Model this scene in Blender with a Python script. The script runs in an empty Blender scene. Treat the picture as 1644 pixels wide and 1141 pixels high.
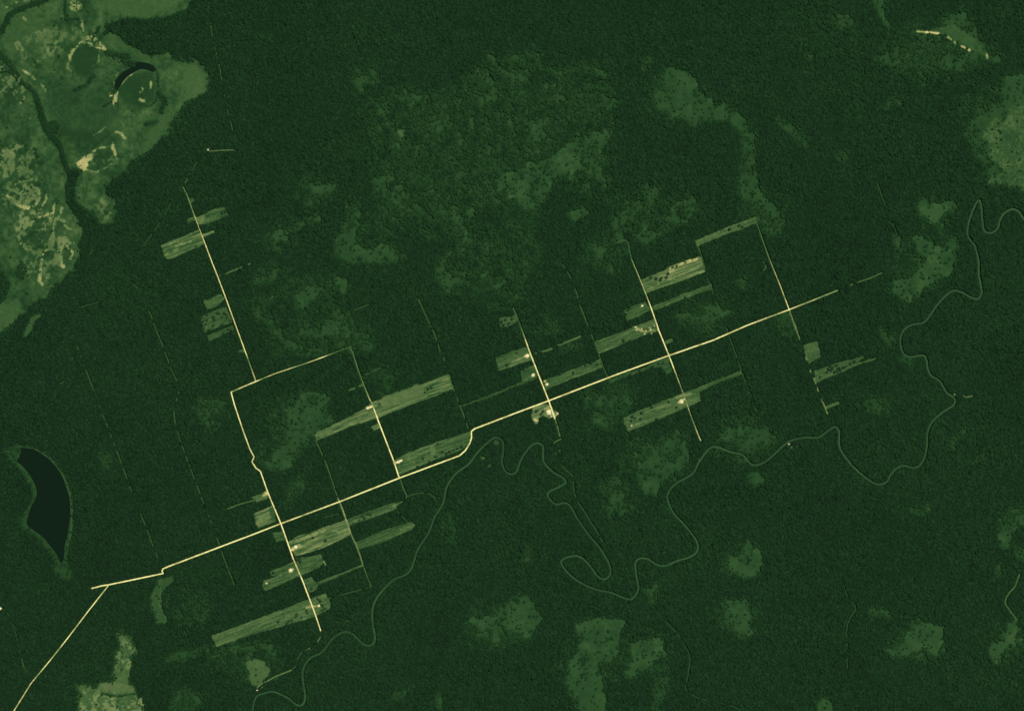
import bpy, math, random
import numpy as np

# ------------------------------------------------------------------ camera, sky, sun, exposure
M = 5.0                                   # metres on the ground per photo pixel
CX, CY = 822.0, 570.5
ALT = 25000.0
scene = bpy.context.scene
COL = scene.collection
cam_data = bpy.data.cameras.new('camera')
cam = bpy.data.objects.new('camera', cam_data)
COL.objects.link(cam)
cam.location = (0, 0, ALT)
cam.rotation_euler = (0, 0, 0)            # looking straight down, north up
cam_data.sensor_width = 36.0
cam_data.lens = 36.0 * ALT / (1644 * M)
cam_data.clip_start = 100.0
cam_data.clip_end = 200000.0
scene.camera = cam

SUN_EL, SUN_AZ = math.radians(66), math.radians(52)      # azimuth from north, clockwise
world = bpy.data.worlds.new('World')
scene.world = world
world.use_nodes = True
wn = world.node_tree
wn.nodes.clear()
sky = wn.nodes.new('ShaderNodeTexSky')
sky.sky_type = 'NISHITA'
sky.sun_disc = False
sky.sun_elevation = SUN_EL
sky.sun_rotation = SUN_AZ
bg = wn.nodes.new('ShaderNodeBackground')
bg.inputs['Strength'].default_value = 0.06
wo = wn.nodes.new('ShaderNodeOutputWorld')
wn.links.new(sky.outputs[0], bg.inputs[0])
wn.links.new(bg.outputs[0], wo.inputs[0])
sun_d = bpy.data.lights.new('sun', 'SUN')
sun_d.energy = 4.4
sun_d.angle = math.radians(0.5)
sun_d.color = (1.0, 0.96, 0.9)
sun = bpy.data.objects.new('sun', sun_d)
COL.objects.link(sun)
sun.rotation_euler = (math.pi / 2 - SUN_EL, 0, math.pi - SUN_AZ)
scene.view_settings.view_transform = 'Standard'
scene.view_settings.look = 'None'
scene.view_settings.exposure = 0.0
scene.view_settings.gamma = 1.0
try:
    scene.view_settings.use_curve_mapping = False
except Exception:
    pass

# ------------------------------------------------------------------ tone scale -> ground albedo
# "tone" runs from wet dark canopy (about 40) to bare pale earth (about 230)
K_LIGHT = 1.45
RAMP_T = [0, 36, 45, 52, 60, 70, 82, 95, 112, 143, 180, 235, 300]
RAMP_C = [(12, 22, 16), (20, 36, 24), (23, 45, 25), (26, 52, 30), (31, 60, 32), (38, 70, 37), (49, 82, 44),
          (66, 96, 53), (91, 113, 67), (131, 145, 88), (194, 182, 118), (246, 233, 156), (255, 236, 172)]
RAMP_C = np.array(RAMP_C, float) / 255.0
RAMP_L = np.where(RAMP_C <= 0.04045, RAMP_C / 12.92, ((RAMP_C + 0.055) / 1.055) ** 2.4) / K_LIGHT


def tone_rgba(t):
    t = np.asarray(t, float)
    out = np.ones(t.shape + (4,), np.float32)
    for k in range(3):
        out[..., k] = np.interp(t, RAMP_T, RAMP_L[:, k])
    return out


# ------------------------------------------------------------------ raster canvas of the terrain
PAD = 60
W, H = 1644 + 2 * PAD, 1141 + 2 * PAD
rng = np.random.default_rng(11)
PX, PY = np.meshgrid(np.arange(W, dtype=np.float32) - PAD, np.arange(H, dtype=np.float32) - PAD)


def vnoise(sx, sy=None, seed=0, ang=0.0, box=None):
    """smooth value noise in [-1,1] with cell size sx,sy pixels, rotated by ang"""
    sy = sy or sx
    r = np.random.default_rng(seed)
    X, Y = (PX, PY) if box is None else (PX[box], PY[box])
    c, s = math.cos(ang), math.sin(ang)
    u = (X * c + Y * s) / sx + 4096
    v = (-X * s + Y * c) / sy + 4096
    N = 512
    t = r.random((N, N), dtype=np.float32) * 2 - 1
    iu = np.floor(u).astype(np.int32)
    iv = np.floor(v).astype(np.int32)
    fu = (u - iu); fv = (v - iv)
    fu = fu * fu * (3 - 2 * fu); fv = fv * fv * (3 - 2 * fv)
    iu0 = iu % N; iv0 = iv % N; iu1 = (iu + 1) % N; iv1 = (iv + 1) % N
    return (t[iv0, iu0] * (1 - fu) + t[iv0, iu1] * fu) * (1 - fv) + (t[iv1, iu0] * (1 - fu) + t[iv1, iu1] * fu) * fv


N2 = vnoise(2.2, seed=1)
N4 = vnoise(4.5, seed=2)
N9 = vnoise(9, seed=3)
N20 = vnoise(20, seed=4)
N60 = vnoise(60, seed=5)
N150 = vnoise(150, seed=6)
RND = (rng.random((H, W), dtype=np.float32) * 2 - 1)
FUR = -0.36                                # furrow direction (image rows run down)
STREAK = 0.8 * vnoise(24, 1.35, seed=7, ang=FUR) + 0.3 * vnoise(40, 3.0, seed=8, ang=FUR)
WARP = 0.5 * N9 + 0.35 * N4 + 0.3 * N2

T = 49.3 + 2.6 * N150 + 2.2 * N60 + 1.8 * N20 + 1.0 * N9          # ground / vegetation tone
O = np.zeros((H, W), np.float32)                        # openness: 0 closed forest, 1 no trees
CLS = np.zeros((H, W), np.int16)                        # 0 forest, 1 ground, 2 grassland, 3 marsh, 10+ fields
LOW = np.zeros((H, W), bool)                            # strictly cleared (roads, water)


def pts(s):
    return [tuple(float(a) for a in p.split(',')) for p in s.split()]


def sstep(x):
    x = np.clip(x, 0, 1)
    return x * x * (3 - 2 * x)


def box_of(P, m):
    xs = [p[0] for p in P]; ys = [p[1] for p in P]
    x0 = max(0, int(min(xs) - m) + PAD); x1 = min(W, int(max(xs) + m) + PAD + 2)
    y0 = max(0, int(min(ys) - m) + PAD); y1 = min(H, int(max(ys) + m) + PAD + 2)
    return (slice(y0, y1), slice(x0, x1))


def sd_poly(P, b):
    X = PX[b]; Y = PY[b]
    d = np.full(X.shape, 1e9, np.float32); ins = np.zeros(X.shape, bool)
    n = len(P)
    for i in range(n):
        ax, ay = P[i]; bx, by = P[(i + 1) % n]
        ex, ey = bx - ax, by - ay
        L = ex * ex + ey * ey + 1e-9
        t = np.clip(((X - ax) * ex + (Y - ay) * ey) / L, 0, 1)
        d = np.minimum(d, (X - ax - t * ex) ** 2 + (Y - ay - t * ey) ** 2)
        if ay != by:
            c = ((ay > Y) != (by > Y)) & (X < ex * (Y - ay) / (by - ay) + ax)
            ins ^= c
    d = np.sqrt(d)
    return np.where(ins, -d, d)


def d_line(P, b):
    X = PX[b]; Y = PY[b]
    d = np.full(X.shape, 1e9, np.float32); s = np.zeros(X.shape, np.float32); acc = 0.0
    for (ax, ay), (bx, by) in zip(P[:-1], P[1:]):
        ex, ey = bx - ax, by - ay
        L = ex * ex + ey * ey + 1e-9
        t = np.clip(((X - ax) * ex + (Y - ay) * ey) / L, 0, 1)
        q = (X - ax - t * ex) ** 2 + (Y - ay - t * ey) ** 2
        m = q < d
        d = np.where(m, q, d); s = np.where(m, acc + t * math.sqrt(L), s)
        acc += math.sqrt(L)
    return np.sqrt(d), s


def blend(b, a, tone, open_=None, amp=3.0):
    n = 0.45 * N20[b] + 0.4 * N4[b] + 0.35 * N2[b] + 0.2 * N9[b]
    T[b] = T[b] * (1 - a) + (tone + amp * n) * a
    if amp >= 20:
        T[b] += RND[b] * a * amp * .45
    if open_ is None:
        open_ = min(0.97, max(0.0, (tone - 57) / 17.0))
    O[b] = O[b] * (1 - a) + open_ * a


def patch(tone, s, soft=2.0, rough=3.0, open_=None, brk=None, amp=3.0, cls=3, grow=0.0):
    P = pts(s); b = box_of(P, soft + rough + 2)
    a = sstep((-sd_poly(P, b) + grow + rough * WARP[b]) / soft * 0.5 + 0.5)
    if brk is not None:
        a = a * sstep((0.6 * N9[b] + 0.5 * N4[b] + 0.35 * N2[b] - brk) * 2.5 + 0.5)
    blend(b, a, tone, open_, amp)
    if cls:
        CLS[b] = np.where((a > 0.5) & (CLS[b] != 2 if cls == 3 else a > 0.5), cls, CLS[b])
    return b, a


def band(tone, w, s, soft=1.2, rough=1.2, open_=None, brk=None, amp=3.0, cls=3):
    P = pts(s); b = box_of(P, w + soft + rough + 2)
    d, _ = d_line(P, b)
    a = sstep((w / 2 - d + rough * WARP[b]) / soft * 0.5 + 0.5)
    if brk is not None:
        a = a * sstep((0.6 * N9[b] + 0.6 * N4[b] + 0.5 * N2[b] - brk) * 2.5 + 0.5)
    blend(b, a, tone, open_, amp)
    if cls:
        CLS[b] = np.where((a > 0.5) & (CLS[b] != 2), cls, CLS[b])


SWN = 0.6 * N20 + 0.6 * N9 + 0.45 * N4 + 0.35 * N2


def swamp_env(b, d, tone, soft, var, bias=1.0):
    tone = tone - 1.2
    env = 0.86 * sstep((d + 2.2) / soft * 0.5 + 0.5) + 0.14 * sstep((d + 9) / 10)
    v = 49 + (tone - 49 + bias + var * SWN[b]) * env
    m = v > T[b]
    T[b] = np.where(m, v, T[b])
    O[b] = np.where(m, np.maximum(O[b], np.clip((v - 60.5) / 13, 0, 0.93)), O[b])


def swamp(tone, s, soft=4.5, rough=5.0, var=8.0):
    tone -= 0.2
    P = pts(s); b = box_of(P, soft + rough + 3)
    swamp_env(b, -sd_poly(P, b) + rough * WARP[b], tone, soft, var)


def swamp_band(tone, w, s, soft=3.5, rough=3.0, var=9.0):
    tone -= 1.8
    P = pts(s); b = box_of(P, w + soft + rough + 3)
    d, _ = d_line(P, b)
    swamp_env(b, w / 2 - d + rough * WARP[b], tone, soft, var)


def blob(tone, r, x, y, **k):
    band(tone, 2 * r, f"{x-.2},{y} {x+.2},{y}", **k)


# ------------------------------------------------------------------ swampy, thin-canopied ground inside the forest
SWAMP = "600,160 640,150 690,155 720,150 760,120 790,95 830,88 862,90 900,130 935,110 960,130 980,150 985,190 975,240 968,290 940,305 900,285 870,330 850,370 858,420 820,480 780,470 720,470 700,420 740,380 700,340 640,300 600,290 610,250 600,200"
swamp(61.5, SWAMP, 16, 22, 18)
for cx_, cy_, r_ in [(440,455,26),(500,470,34),(430,500,22),(520,520,40),(470,550,24),(560,540,26),(580,395,30),(480,680,40),(440,730,24),(600,370,22),(410,1060,34),(370,1050,24),(300,975,24),(975,650,34),(1050,740,40),(990,800,26),(1190,705,36),(800,1000,40),(950,1060,40),(1035,1050,34),(1480,420,40),(1190,900,26),(1185,990,26),(1030,340,34),(970,400,26),(1095,340,22),(1225,330,30),(1090,155,40),(500,310,22),(450,385,20),(1130,500,30),(615,610,20),(340,660,24),(1620,1030,24),(1475,1030,34),(1500,345,20),(1480,85,50),(1590,180,36),(665,205,38),(770,150,36),(840,125,34),(700,290,34),(790,300,40),(850,200,30),(960,160,26),(640,330,26),(730,360,30),(800,450,30),(620,190,20)]:
    swamp(60.5, ' '.join(f'{cx_+r_*math.cos(a)*1.2:.0f},{cy_+r_*math.sin(a):.0f}' for a in (0,.8,1.6,2.4,3.1,3.9,4.7,5.5)), 12, 16, 17)
swamp(75, "951,210 983,212 972,234 962,245 967,282 972,301 959,290 937,274 897,282 884,298 876,322 841,338 835,325 801,305 795,287 854,263 892,247 916,226 935,218", 4, 5, 12)
for t, s in [
    (80, "438,377 451,369 465,375 462,385 448,388"), (77, "444,392 452,395 452,403 444,398"),
    (74, "513,294 536,295 538,304 518,312 498,330 490,328 511,312 496,305"),
    (74, "558,327 576,332 573,365 568,392 586,397 631,392 651,412 623,422 561,420 538,407 538,385 553,367"),
    (74, "598,285 633,285 618,305 601,307"), (74, "703,415 723,405 716,435 743,455 718,465 701,450"),
    (72, "411,443 448,437 452,445 436,455 411,450"), (74, "471,472 498,457 521,457 506,477 493,487 481,485"),
    (76, "536,445 546,445 561,457 551,470 543,460"),
    (72, "416,505 438,515 458,540 476,550 471,565 456,550 438,532"),
    (72, "458,535 516,525 546,505 568,507 571,525 593,540 606,550 596,562 573,555 566,535 511,542 493,542"),
    (74, "573,110 591,122 601,132 586,136 583,150 571,152 574,140 566,127"),
    (75, "1069,107 1104,115 1119,130 1122,145 1139,157 1149,170 1167,172 1172,192 1144,192 1109,200 1092,187 1054,177 1049,155 1059,130"),
    (74, "1187,285 1215,300 1233,320 1250,335 1262,357 1250,375 1233,378 1216,350 1195,320"),
    (74, "917,342 937,331 943,340 922,354"), (73, "1037,295 1054,297 1057,312 1044,322 1034,318"),
    (73, "1039,367 1062,372 1039,395 1019,380 1034,362"),
    (72, "947,392 982,392 969,410 977,420 992,435 982,440 957,412"),
    (74, "1117,497 1137,485 1152,492 1177,500 1154,512 1134,519 1117,512 1084,507"),
    (75, "486,627 506,630 531,637 528,655 536,675 511,687 498,707 478,730 458,755 436,755 423,745 438,725 458,707 463,685 463,667 481,647"),
    (68, "463,782 486,762 488,782 468,800 461,815"), (69, "611,587 623,602 631,622 623,630 618,620"),
    (72, "320,640 360,642 367,645 355,657 340,667 335,685 318,665"),
    (68, "957,637 997,615 1022,625 1012,655 997,672 982,685 964,685 952,665"),
    (75, "1064,705 1087,690 1102,705 1104,740 1097,756 1084,755 1067,770 1052,792 1034,790 1022,767 1027,750 1047,725"),
    (73, "962,780 997,760 1002,795 1012,815 997,827 982,810 982,790"),
    (73, "1154,692 1179,685 1227,685 1252,702 1233,712 1207,727 1184,712 1159,707"),
    (77, "755,995 795,985 815,962 845,955 858,968 872,992 860,1005 855,1017 845,1025 830,1010 810,1010 800,1030 792,1032 790,1010 765,1003"),
    (77, "927,1002 947,994 970,990 1002,997 995,1017 992,1050 962,1067 970,1100 970,1160 945,1160 922,1120 907,1087 922,1052 930,1030"),
    (80, "1010,1032 1035,1025 1060,1025 1067,1047 1047,1067 1030,1080 1012,1087 1002,1077 1015,1060"),
    (70, "1055,1090 1075,1085 1070,1105 1060,1141 1050,1141"),
    (77, "1165,902 1192,885 1202,865 1217,887 1225,907 1210,922 1190,925 1172,912"),
    (75, "1165,967 1197,960 1208,977 1200,995 1207,1015 1197,1025 1180,1015 1162,985"),
    (79, "1423,1042 1445,1032 1453,1022 1463,1007 1493,999 1513,1007 1513,1027 1503,1050 1483,1042 1463,1047 1433,1055"),
    (72, "1605,835 1625,815 1644,812 1644,840 1625,855 1622,872 1608,875"),
    (81, "1618,1005 1633,992 1630,1027 1613,1040 1600,1067 1593,1055 1593,1032 1613,1027"),
    (70, "1333,25 1363,22 1370,35 1353,47 1338,37"),
    (68, "1408,95 1440,75 1480,60 1520,65 1560,90 1585,105 1540,115 1480,110 1430,105"),
    (74, "1548,212 1570,175 1608,160 1613,125 1644,120 1700,120 1700,300 1640,300 1590,285"),
    (86, "1478,337 1488,330 1498,327 1525,330 1523,337 1500,357 1483,347"),
    (74, "1474,330 1483,318 1500,325 1530,322 1535,332 1523,340 1500,360 1480,350"),
    (79, "1468,380 1480,376 1498,390 1508,402 1530,402 1538,415 1525,437 1515,445 1503,452 1483,460 1463,485 1433,470 1433,455 1458,445 1475,435 1488,415 1473,402"),
    (73, "631,1120 646,1117 663,1100 650,1106 640,1110"), (69, "280,1110 300,1104 318,1115 322,1145 300,1150 276,1140"),
    (68, "265,1053 300,1042 340,1040 310,1052 270,1060"),
]:
    swamp(t, s)
patch(88, "1588,190 1613,190 1643,170 1700,165 1700,305 1628,302 1608,297 1588,292 1583,285 1608,275 1585,250 1593,235 1578,220 1588,205", 4, 6, amp=22)
swamp(78, "1600,205 1625,215 1620,262 1600,250", 6, 8, 20)
patch(86, "1483,335 1520,333 1500,352", 2, 3)
for t, w, s in [
    (70, 8, "471,365 490,356 511,350"), (70, 5, "618,367 633,377"), (72, 8, "600,115 606,125"),
    (71, 7, "787,92 795,101"), (71, 7, "817,97 838,89 862,87 864,103 886,113 904,124 901,138"), (69, 5, "892,154 876,167 854,175 838,188"),
    (71, 8, "779,113 787,130 795,140 795,160"), (70, 12, "758,154 774,162"), (70, 8, "736,159 739,160"), (71, 4, "699,162 708,178 696,188"),
    (69, 4, "670,159 669,170"), (68, 4, "632,152 656,159"), (71, 6, "609,167 611,180 624,194 629,207"), (70, 5, "608,202 611,218"),
    (70, 6, "639,186 641,190"), (66, 24, "667,194 686,210"), (94, 3, "648,208 643,212 646,222"), (71, 5, "726,196 722,207"),
    (69, 5, "782,210 780,190"), (70, 6, "785,237 803,235"), (72, 8, "864,207 867,206"), (70, 5, "905,194 911,202"), (68, 4, "892,206 903,212"),
    (70, 6, "935,100 945,111"), (72, 9, "953,113 969,119"), (70, 8, "965,138 983,140 984,148"), (68, 14, "968,164 978,163"), (71, 5, "983,186 983,212"),
    (69, 3, "964,188 959,199"), (67, 9, "785,271 755,274 731,287 710,293"), (65, 16, "662,282 688,295"), (69, 6, "720,258 716,266"), (69, 4, "747,258 753,271"),
    (73, 13, "625,280 614,294 617,306"), (69, 7, "651,330 675,349"), (70, 9, "695,330 703,331"), (70, 6, "786,310 789,312"), (70, 5, "736,330 739,331"),
    (68, 5, "814,362 835,360"), (69, 5, "746,449 758,457 771,465 785,461 812,453"), (68, 3, "752,428 763,443"), (66, 14, "780,450 795,456"),
    (67, 5, "787,490 804,492"), (70, 7, "682,372 692,379"), (66, 18, "830,140 850,170"), (66, 14, "880,240 850,225"), (66, 16, "800,260 830,290"),
    (67, 12, "760,300 800,320"), (67, 5, "905,560 930,552"), (66, 5, "838,530 880,532 900,528"), (67, 5, "875,505 900,530"),
(73, 15, "1165,172 1190,200 1203,220"), (71, 17, "1203,220 1203,250 1198,275"),
    (73, 26, "1203,285 1206,315"), (68, 8, "1036,108 1038,108"), (68, 7, "1040,97 1041,97"),
    (70, 12, "997,355 1012,340 1027,327"), (71, 10, "1044,320 1043,340 1037,362"), (69, 12, "992,355 994,380"),
    (73, 14, "1108,320 1108,335 1100,352"), (70, 9, "1100,352 1080,357 1065,370"),
    (67, 5, "897,285 880,300 873,320 860,335 845,338"), (67, 6, "852,355 855,375 848,385 868,400 865,410 848,435 835,455 826,480"),
    (70, 10, "1190,452 1194,457"), (70, 5, "1520,32 1532,24 1545,22 1558,35 1548,47"), (75, 14, "1410,-10 1411,6"),
    (76, 7, "1411,6 1415,22"), (75, 3, "1415,22 1425,40"), (68, 10, "1253,192 1273,210 1293,228"),
    (71, 7, "1297,90 1300,92"), (69, 12, "1350,254 1356,250"), (80, 5, "1443,162 1444,165"), (69, 4, "1438,160 1427,165"),
    (79, 9, "1440,386 1441,391"), (75, 7, "1418,530 1420,540 1426,548"), (74, 8, "1432,540 1430,548"),
    (68, 24, "1259,515 1265,525"), (68, 14, "1528,385 1533,392"), (78, 8, "1604,912 1603,918"), (78, 18, "1614,858 1613,868"),
    (76, 15, "1640,888 1660,890"), (80, 19, "1324,1130 1326,1150"), (72, 8, "1402,980 1425,985"), (69, 22, "1402,650 1416,652"),
    (74, 5, "1547,692 1533,702 1531,717"), (72, 4, "1580,730 1562,741"), (71, 6, "1466,818 1480,821 1489,816"),
    (75, 8, "1040,947 1050,952 1048,962 1054,940"), (71, 7, "1450,1200 1450,1201"), (70, 7, "848,880 845,895"),
    (71, 16, "1210,767 1218,767"), (72, 6, "706,1115 707,1135"), (66, 16, "168,733 172,741"), (68, 7, "330,978 327,992"),
    (66, 2.2, "714,840 713,855 717,865 726,867 731,855 728,840 722,825"), (66, 5, "1611,150 1610,135 1618,122"),
    (72, 9, "497,565 520,562"), (69, 6, "900,120 930,108"), (70, 9, "820,130 828,160"), (70, 12, "862,205 866,209"),
    (72, 7, "640,300 668,330 690,350"), (70, 8, "690,325 715,335"), (70, 7, "700,340 735,340"), (70, 6, "678,370 700,380"),
    (68, 5, "1448,575 1462,578"), (72, 6, "380,1042 420,1035 445,1040"), (76, 12, "438,1040 440,1046"),
]:
    swamp_band(t + 1, w + .8, s)
blob(86, 4, 1117, 137); blob(80, 9, 1595, 1045); blob(86, 5, 1055, 1028); blob(84, 6, 845, 1018)
blob(86, 7, 1505, 400); blob(84, 6, 1215, 885); blob(80, 6, 553, 452)

# ------------------------------------------------------------------ open grassland, upper left
GR1 = "-60,-60 318,-60 310,0 306,12 290,20 262,32 245,28 225,23 205,32 180,37 170,42 170,50 190,52 205,68 220,78 238,88 250,84 265,82 275,88 285,98 300,98 315,97 325,105 335,120 340,130 333,145 318,155 300,165 291,170 283,185 275,195 270,215 255,225 245,240 225,250 212,260 205,275 187,287 173,300 172,312 183,322 188,340 186,355 178,363 165,365 155,358 150,342 140,338 130,330 125,345 131,372 130,388 126,400 127,415 118,428 108,440 100,452 85,465 70,480 55,490 45,500 30,510 15,522 0,532 -60,560"
b, a = patch(81, GR1, 4.0, 6.0, amp=12, open_=0.995, cls=2)
T[b] += a * (6 * N60[b] + 6 * N20[b] + 6 * N9[b] + 5 * N4[b] + 4 * RND[b])
patch(92, "230,40 300,0 330,-60 200,-60 150,10 200,28", 6, 6, amp=6, open_=1, cls=0)
patch(95, "290,110 310,100 328,115 335,130 325,148 300,152 290,135", 8, 5, amp=6, open_=1, cls=0)
patch(91, "0,490 30,480 40,500 15,520 -60,555 -60,500", 6, 5, amp=6, open_=1, cls=0)
patch(88, "255,170 285,175 272,210 240,238 225,235 250,200", 8, 5, amp=6, open_=1, cls=0)
patch(88, "0,10 60,20 90,50 80,110 40,90 0,80", 10, 12, amp=8, open_=1, cls=0)
patch(86, "170,55 225,80 250,95 230,95 190,75 165,62", 4, 4, amp=5, open_=1, cls=0)
patch(75, "80,130 170,150 190,185 150,225 90,210 75,170", 10, 14, amp=12, open_=1, cls=0)
patch(67, "115,95 125,78 150,68 162,85 155,108 138,125 122,122", 4, 4, amp=5, open_=1, cls=0)
patch(69, "195,130 215,118 245,115 250,140 245,162 225,172 200,165 190,150", 4, 4, amp=5, open_=1, cls=0)
patch(70, "150,250 175,240 186,252 178,264 150,272", 3, 4, amp=6, open_=1, cls=0)
patch(50, "0,432 17,455 5,482 -60,500 -60,410", 2.5, 3, open_=0.1, cls=0)
patch(49, "172,40 205,30 250,32 290,22 300,60 262,84 240,88 222,78 200,66 188,52 172,50", 3, 4, open_=0.0, cls=0)
patch(86, "68,502 66,510 57,515 52,528 42,541 38,540 42,525 50,508 60,502", 1.5, 2)
DK = dict(open_=0.35, cls=0)
band(53, 8, "-60,60 0,52 8,40 15,25 30,15 50,8 75,0 90,-30", 2, 2, **DK)
band(56, 8, "-60,70 0,88 10,98 22,112 30,128 45,140 55,148 60,165 68,190 72,205 88,225 98,240", 2.5, 2, **DK)
band(52, 7, "60,160 68,190 76,212 98,236", 2, 2, **DK)
blob(54, 10, 85, 205, soft=3, rough=4, **DK)
band(53, 8, "98,238 102,258 108,272 114,285", 2, 1.5, **DK)
band(50, 15, "120,278 112,300 114,320 124,338 140,352 150,362", 2, 2.5, open_=0.1, cls=0)
band(50, 17, "136,345 160,370 200,365", 2, 3, open_=0.0, cls=0)
band(58, 6, "-60,112 0,112 15,115 24,120", 2, 2, **DK)
band(58, 4, "105,0 104,20 108,33 125,30", 2, 1.5, **DK)
band(56, 5, "158,45 153,56", 2, 1.5, **DK)
band(57, 8, "170,84 190,90 205,92", 3, 3, **DK)
band(54, 5, "196,98 212,108 208,100 225,103", 1.5, 1.5, **DK)
band(60, 2.6, "250,112 254,125 253,145 250,163 240,171 225,168", 1.8, 1.5, open_=.75, cls=0)
band(55, 1.8, "166,171 180,163", 1, .5, **DK)
band(60, 5, "55,240 60,252", 2, 2, open_=.6, cls=0)
band(60, 7, "150,122 138,138 120,146", 3, 3, open_=.8, cls=0)
band(60, 8, "255,150 265,165 258,178", 3, 3, open_=.5, cls=0)
band(61, 9, "235,200 250,196", 3, 4, open_=.8, cls=0)
band(58, 10, "30,438 38,425 34,445", 3, 4, open_=.4, cls=0)
band(66, 12, "100,210 140,222 125,215", 5, 6, open_=1, cls=0)
SB = dict(open_=1.0, cls=0)


def sand(t, w, s, brk=-.2, soft=.8, rough=1.2):
    band(t, w * 1.15, s, soft, rough, brk=brk, amp=34, **SB)


for t, w, s in [
    (150, 3.6, "112,97 112,90 118,80 125,72 133,67 137,62"), (150, 6, "135,62 145,60 152,63 158,68 162,76 168,78"),
    (148, 5, "138,70 150,73 160,76"), (112, 2.5, "112,97 108,108 114,114"), (110, 2, "160,82 158,100 150,106"),
    (140, 4, "131,35 133,50"), (118, 14, "119,9 124,11"), (140, 6, "121,10 126,11"), (135, 2, "10,12 25,4 42,2"),
    (175, 4.5, "181,137 178,153"), (150, 5, "187,148 184,166"), (122, 2.2, "195,136 205,123 216,117"),
    (118, 2, "190,115 184,128 182,136"), (140, 4, "228,143 226,148"), (145, 6, "226,161 230,163"), (130, 2.4, "242,132 242,142"),
    (150, 3, "150,243 160,238 172,236"), (145, 3.6, "183,226 181,236 186,248 189,256"), (125, 2.4, "144,274 155,276 168,270 180,262"),
    (130, 3, "186,212 194,213 200,222"), (115, 2, "150,217 160,212 171,203"), (125, 2.4, "38,113 50,122 58,130 70,138 73,146"),
    (140, 2.5, "40,115 44,118"), (125, 2.2, "0,128 12,132 20,142 28,148"), (115, 3, "33,166 40,152"),
    (125, 5, "3,252 14,244 25,236 38,233"), (130, 5, "15,250 20,240"), (130, 3, "32,280 38,270 46,280"), (110, 2.5, "40,200 48,190"),
    (112, 8, "75,70 80,85 95,66"), (115, 3, "38,30 42,33"), (125, 3, "38,29 39,31"), (110, 8, "28,70 40,90"), (105, 8, "60,55 75,50"),
    (158, 5, "12,315 20,321 32,330 45,334"), (150, 5, "40,334 55,330 62,318"), (135, 4, "62,318 62,305 52,296"), (115, 3, "20,300 30,292 45,290"),
    (130, 2.6, "75,308 74,320 66,335 57,339"), (145, 3.4, "50,358 60,350 75,345 85,341"), (138, 3.6, "85,341 87,327"),
    (122, 4, "100,334 95,345 90,355"), (118, 3, "90,350 86,368 82,380"), (120, 2.4, "100,360 113,368"), (112, 3, "92,350 104,356"),
    (155, 4.2, "78,398 70,408 67,420 65,435 63,450"), (140, 3, "63,450 68,457"), (148, 6, "93,408 97,422"), (150, 4, "98,424 102,428"),
    (140, 4, "100,384 108,395 116,405 113,414"), (120, 4, "30,380 34,390 44,402"), (110, 3, "44,360 38,370 30,378"),
    (118, 3, "55,425 60,412 68,400"), (110, 4, "80,440 74,450"), (115, 3, "100,378 110,390 118,390"),
]:
    sand(t, w, s)
patch(160, "122,262 136,251 148,246 150,250 145,262 144,273 135,274 127,270", 1.2, 2, brk=-.25, amp=28, open_=1, cls=0)
patch(118, "0,232 30,235 42,250 30,275 8,285 -30,280 -30,235", 4, 6, brk=.1, amp=24, open_=1, cls=0)
patch(116, "25,345 60,340 85,350 70,372 40,378 22,365", 5, 6, brk=.25, amp=22, open_=1, cls=0)
patch(108, "-10,95 20,110 40,135 30,160 -10,150", 5, 6, brk=.25, amp=20, open_=1, cls=0)
patch(104, "50,240 60,300 55,320 8,330 0,300", 8, 8, brk=.2, amp=20, open_=1, cls=0)
patch(112, "20,310 35,298 55,300 60,318 45,330 25,322", 3, 4, brk=-.05, amp=22, open_=1, cls=0)
patch(116, "78,385 88,372 105,375 112,392 100,400 96,425 88,425 82,405 74,415", 3, 4, brk=-.15, amp=24, open_=1, cls=0)
patch(112, "150,320 165,315 178,335 180,350 168,352 160,335", 4, 4, brk=-.1, amp=20, open_=1, cls=0)
patch(104, "60,380 90,400 80,440 40,440 40,400", 6, 6, brk=.1, amp=16, open_=1, cls=0)
patch(104, "0,255 45,250 70,262 60,282 0,280", 6, 6, brk=.1, amp=18, open_=1, cls=0)
patch(100, "100,45 160,50 150,62 110,75 60,100 40,60", 6, 8, brk=.15, amp=14, open_=1, cls=0)
patch(92, "150,240 190,255 180,275 150,272", 3, 4, brk=.2, amp=20, open_=1, cls=0)

# grassy clearings elsewhere
b, a = patch(97, "187,1015 195,1010 205,1020 215,1022 218,1040 212,1055 208,1080 207,1098 215,1100 220,1110 225,1130 245,1150 245,1200 120,1200 127,1141 125,1120 128,1110 125,1098 135,1095 150,1102 165,1096 180,1095 182,1075 187,1055 188,1040 190,1030", 4, 6, amp=16, open_=.97, cls=2)
patch(124, "135,1110 240,1120 240,1200 125,1200", 6, 8, brk=.1, amp=14, open_=1, cls=0)
patch(122, "192,1030 212,1030 208,1070 190,1075", 5, 5, brk=.1, amp=12, open_=1, cls=0)
patch(108, "160,1096 185,1096 210,1102 218,1112 190,1112 160,1106", 3, 3, amp=8, open_=1, cls=0)
band(66, 3, "165,1113 190,1117 215,1113", 2, 2, open_=.6, cls=0)
patch(98, "395,1062 411,1057 426,1062 436,1075 426,1092 411,1100 405,1098 395,1072", 1.8, 2.5, amp=8)
patch(76, "350,1030 395,1040 420,1038 440,1042 430,1052 395,1058 370,1045", 3, 4, brk=.05)
patch(88, "258,926 278,921 281,932 268,942 262,955 260,975 270,990 268,1001 252,1002 244,980 241,958 248,940", 2.5, 4, amp=9)
patch(84, "262,930 275,925 277,932 262,940 257,950 252,960 255,975 262,985 268,992 262,998 255,1000 248,980 245,960 250,945", 1.6, 2.5)
b, a = patch(84, "1465,50 1490,47 1518,40 1535,40 1568,62 1580,80 1600,95 1583,95 1563,82 1533,70 1515,57 1495,55", 4, 3, amp=9)
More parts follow.
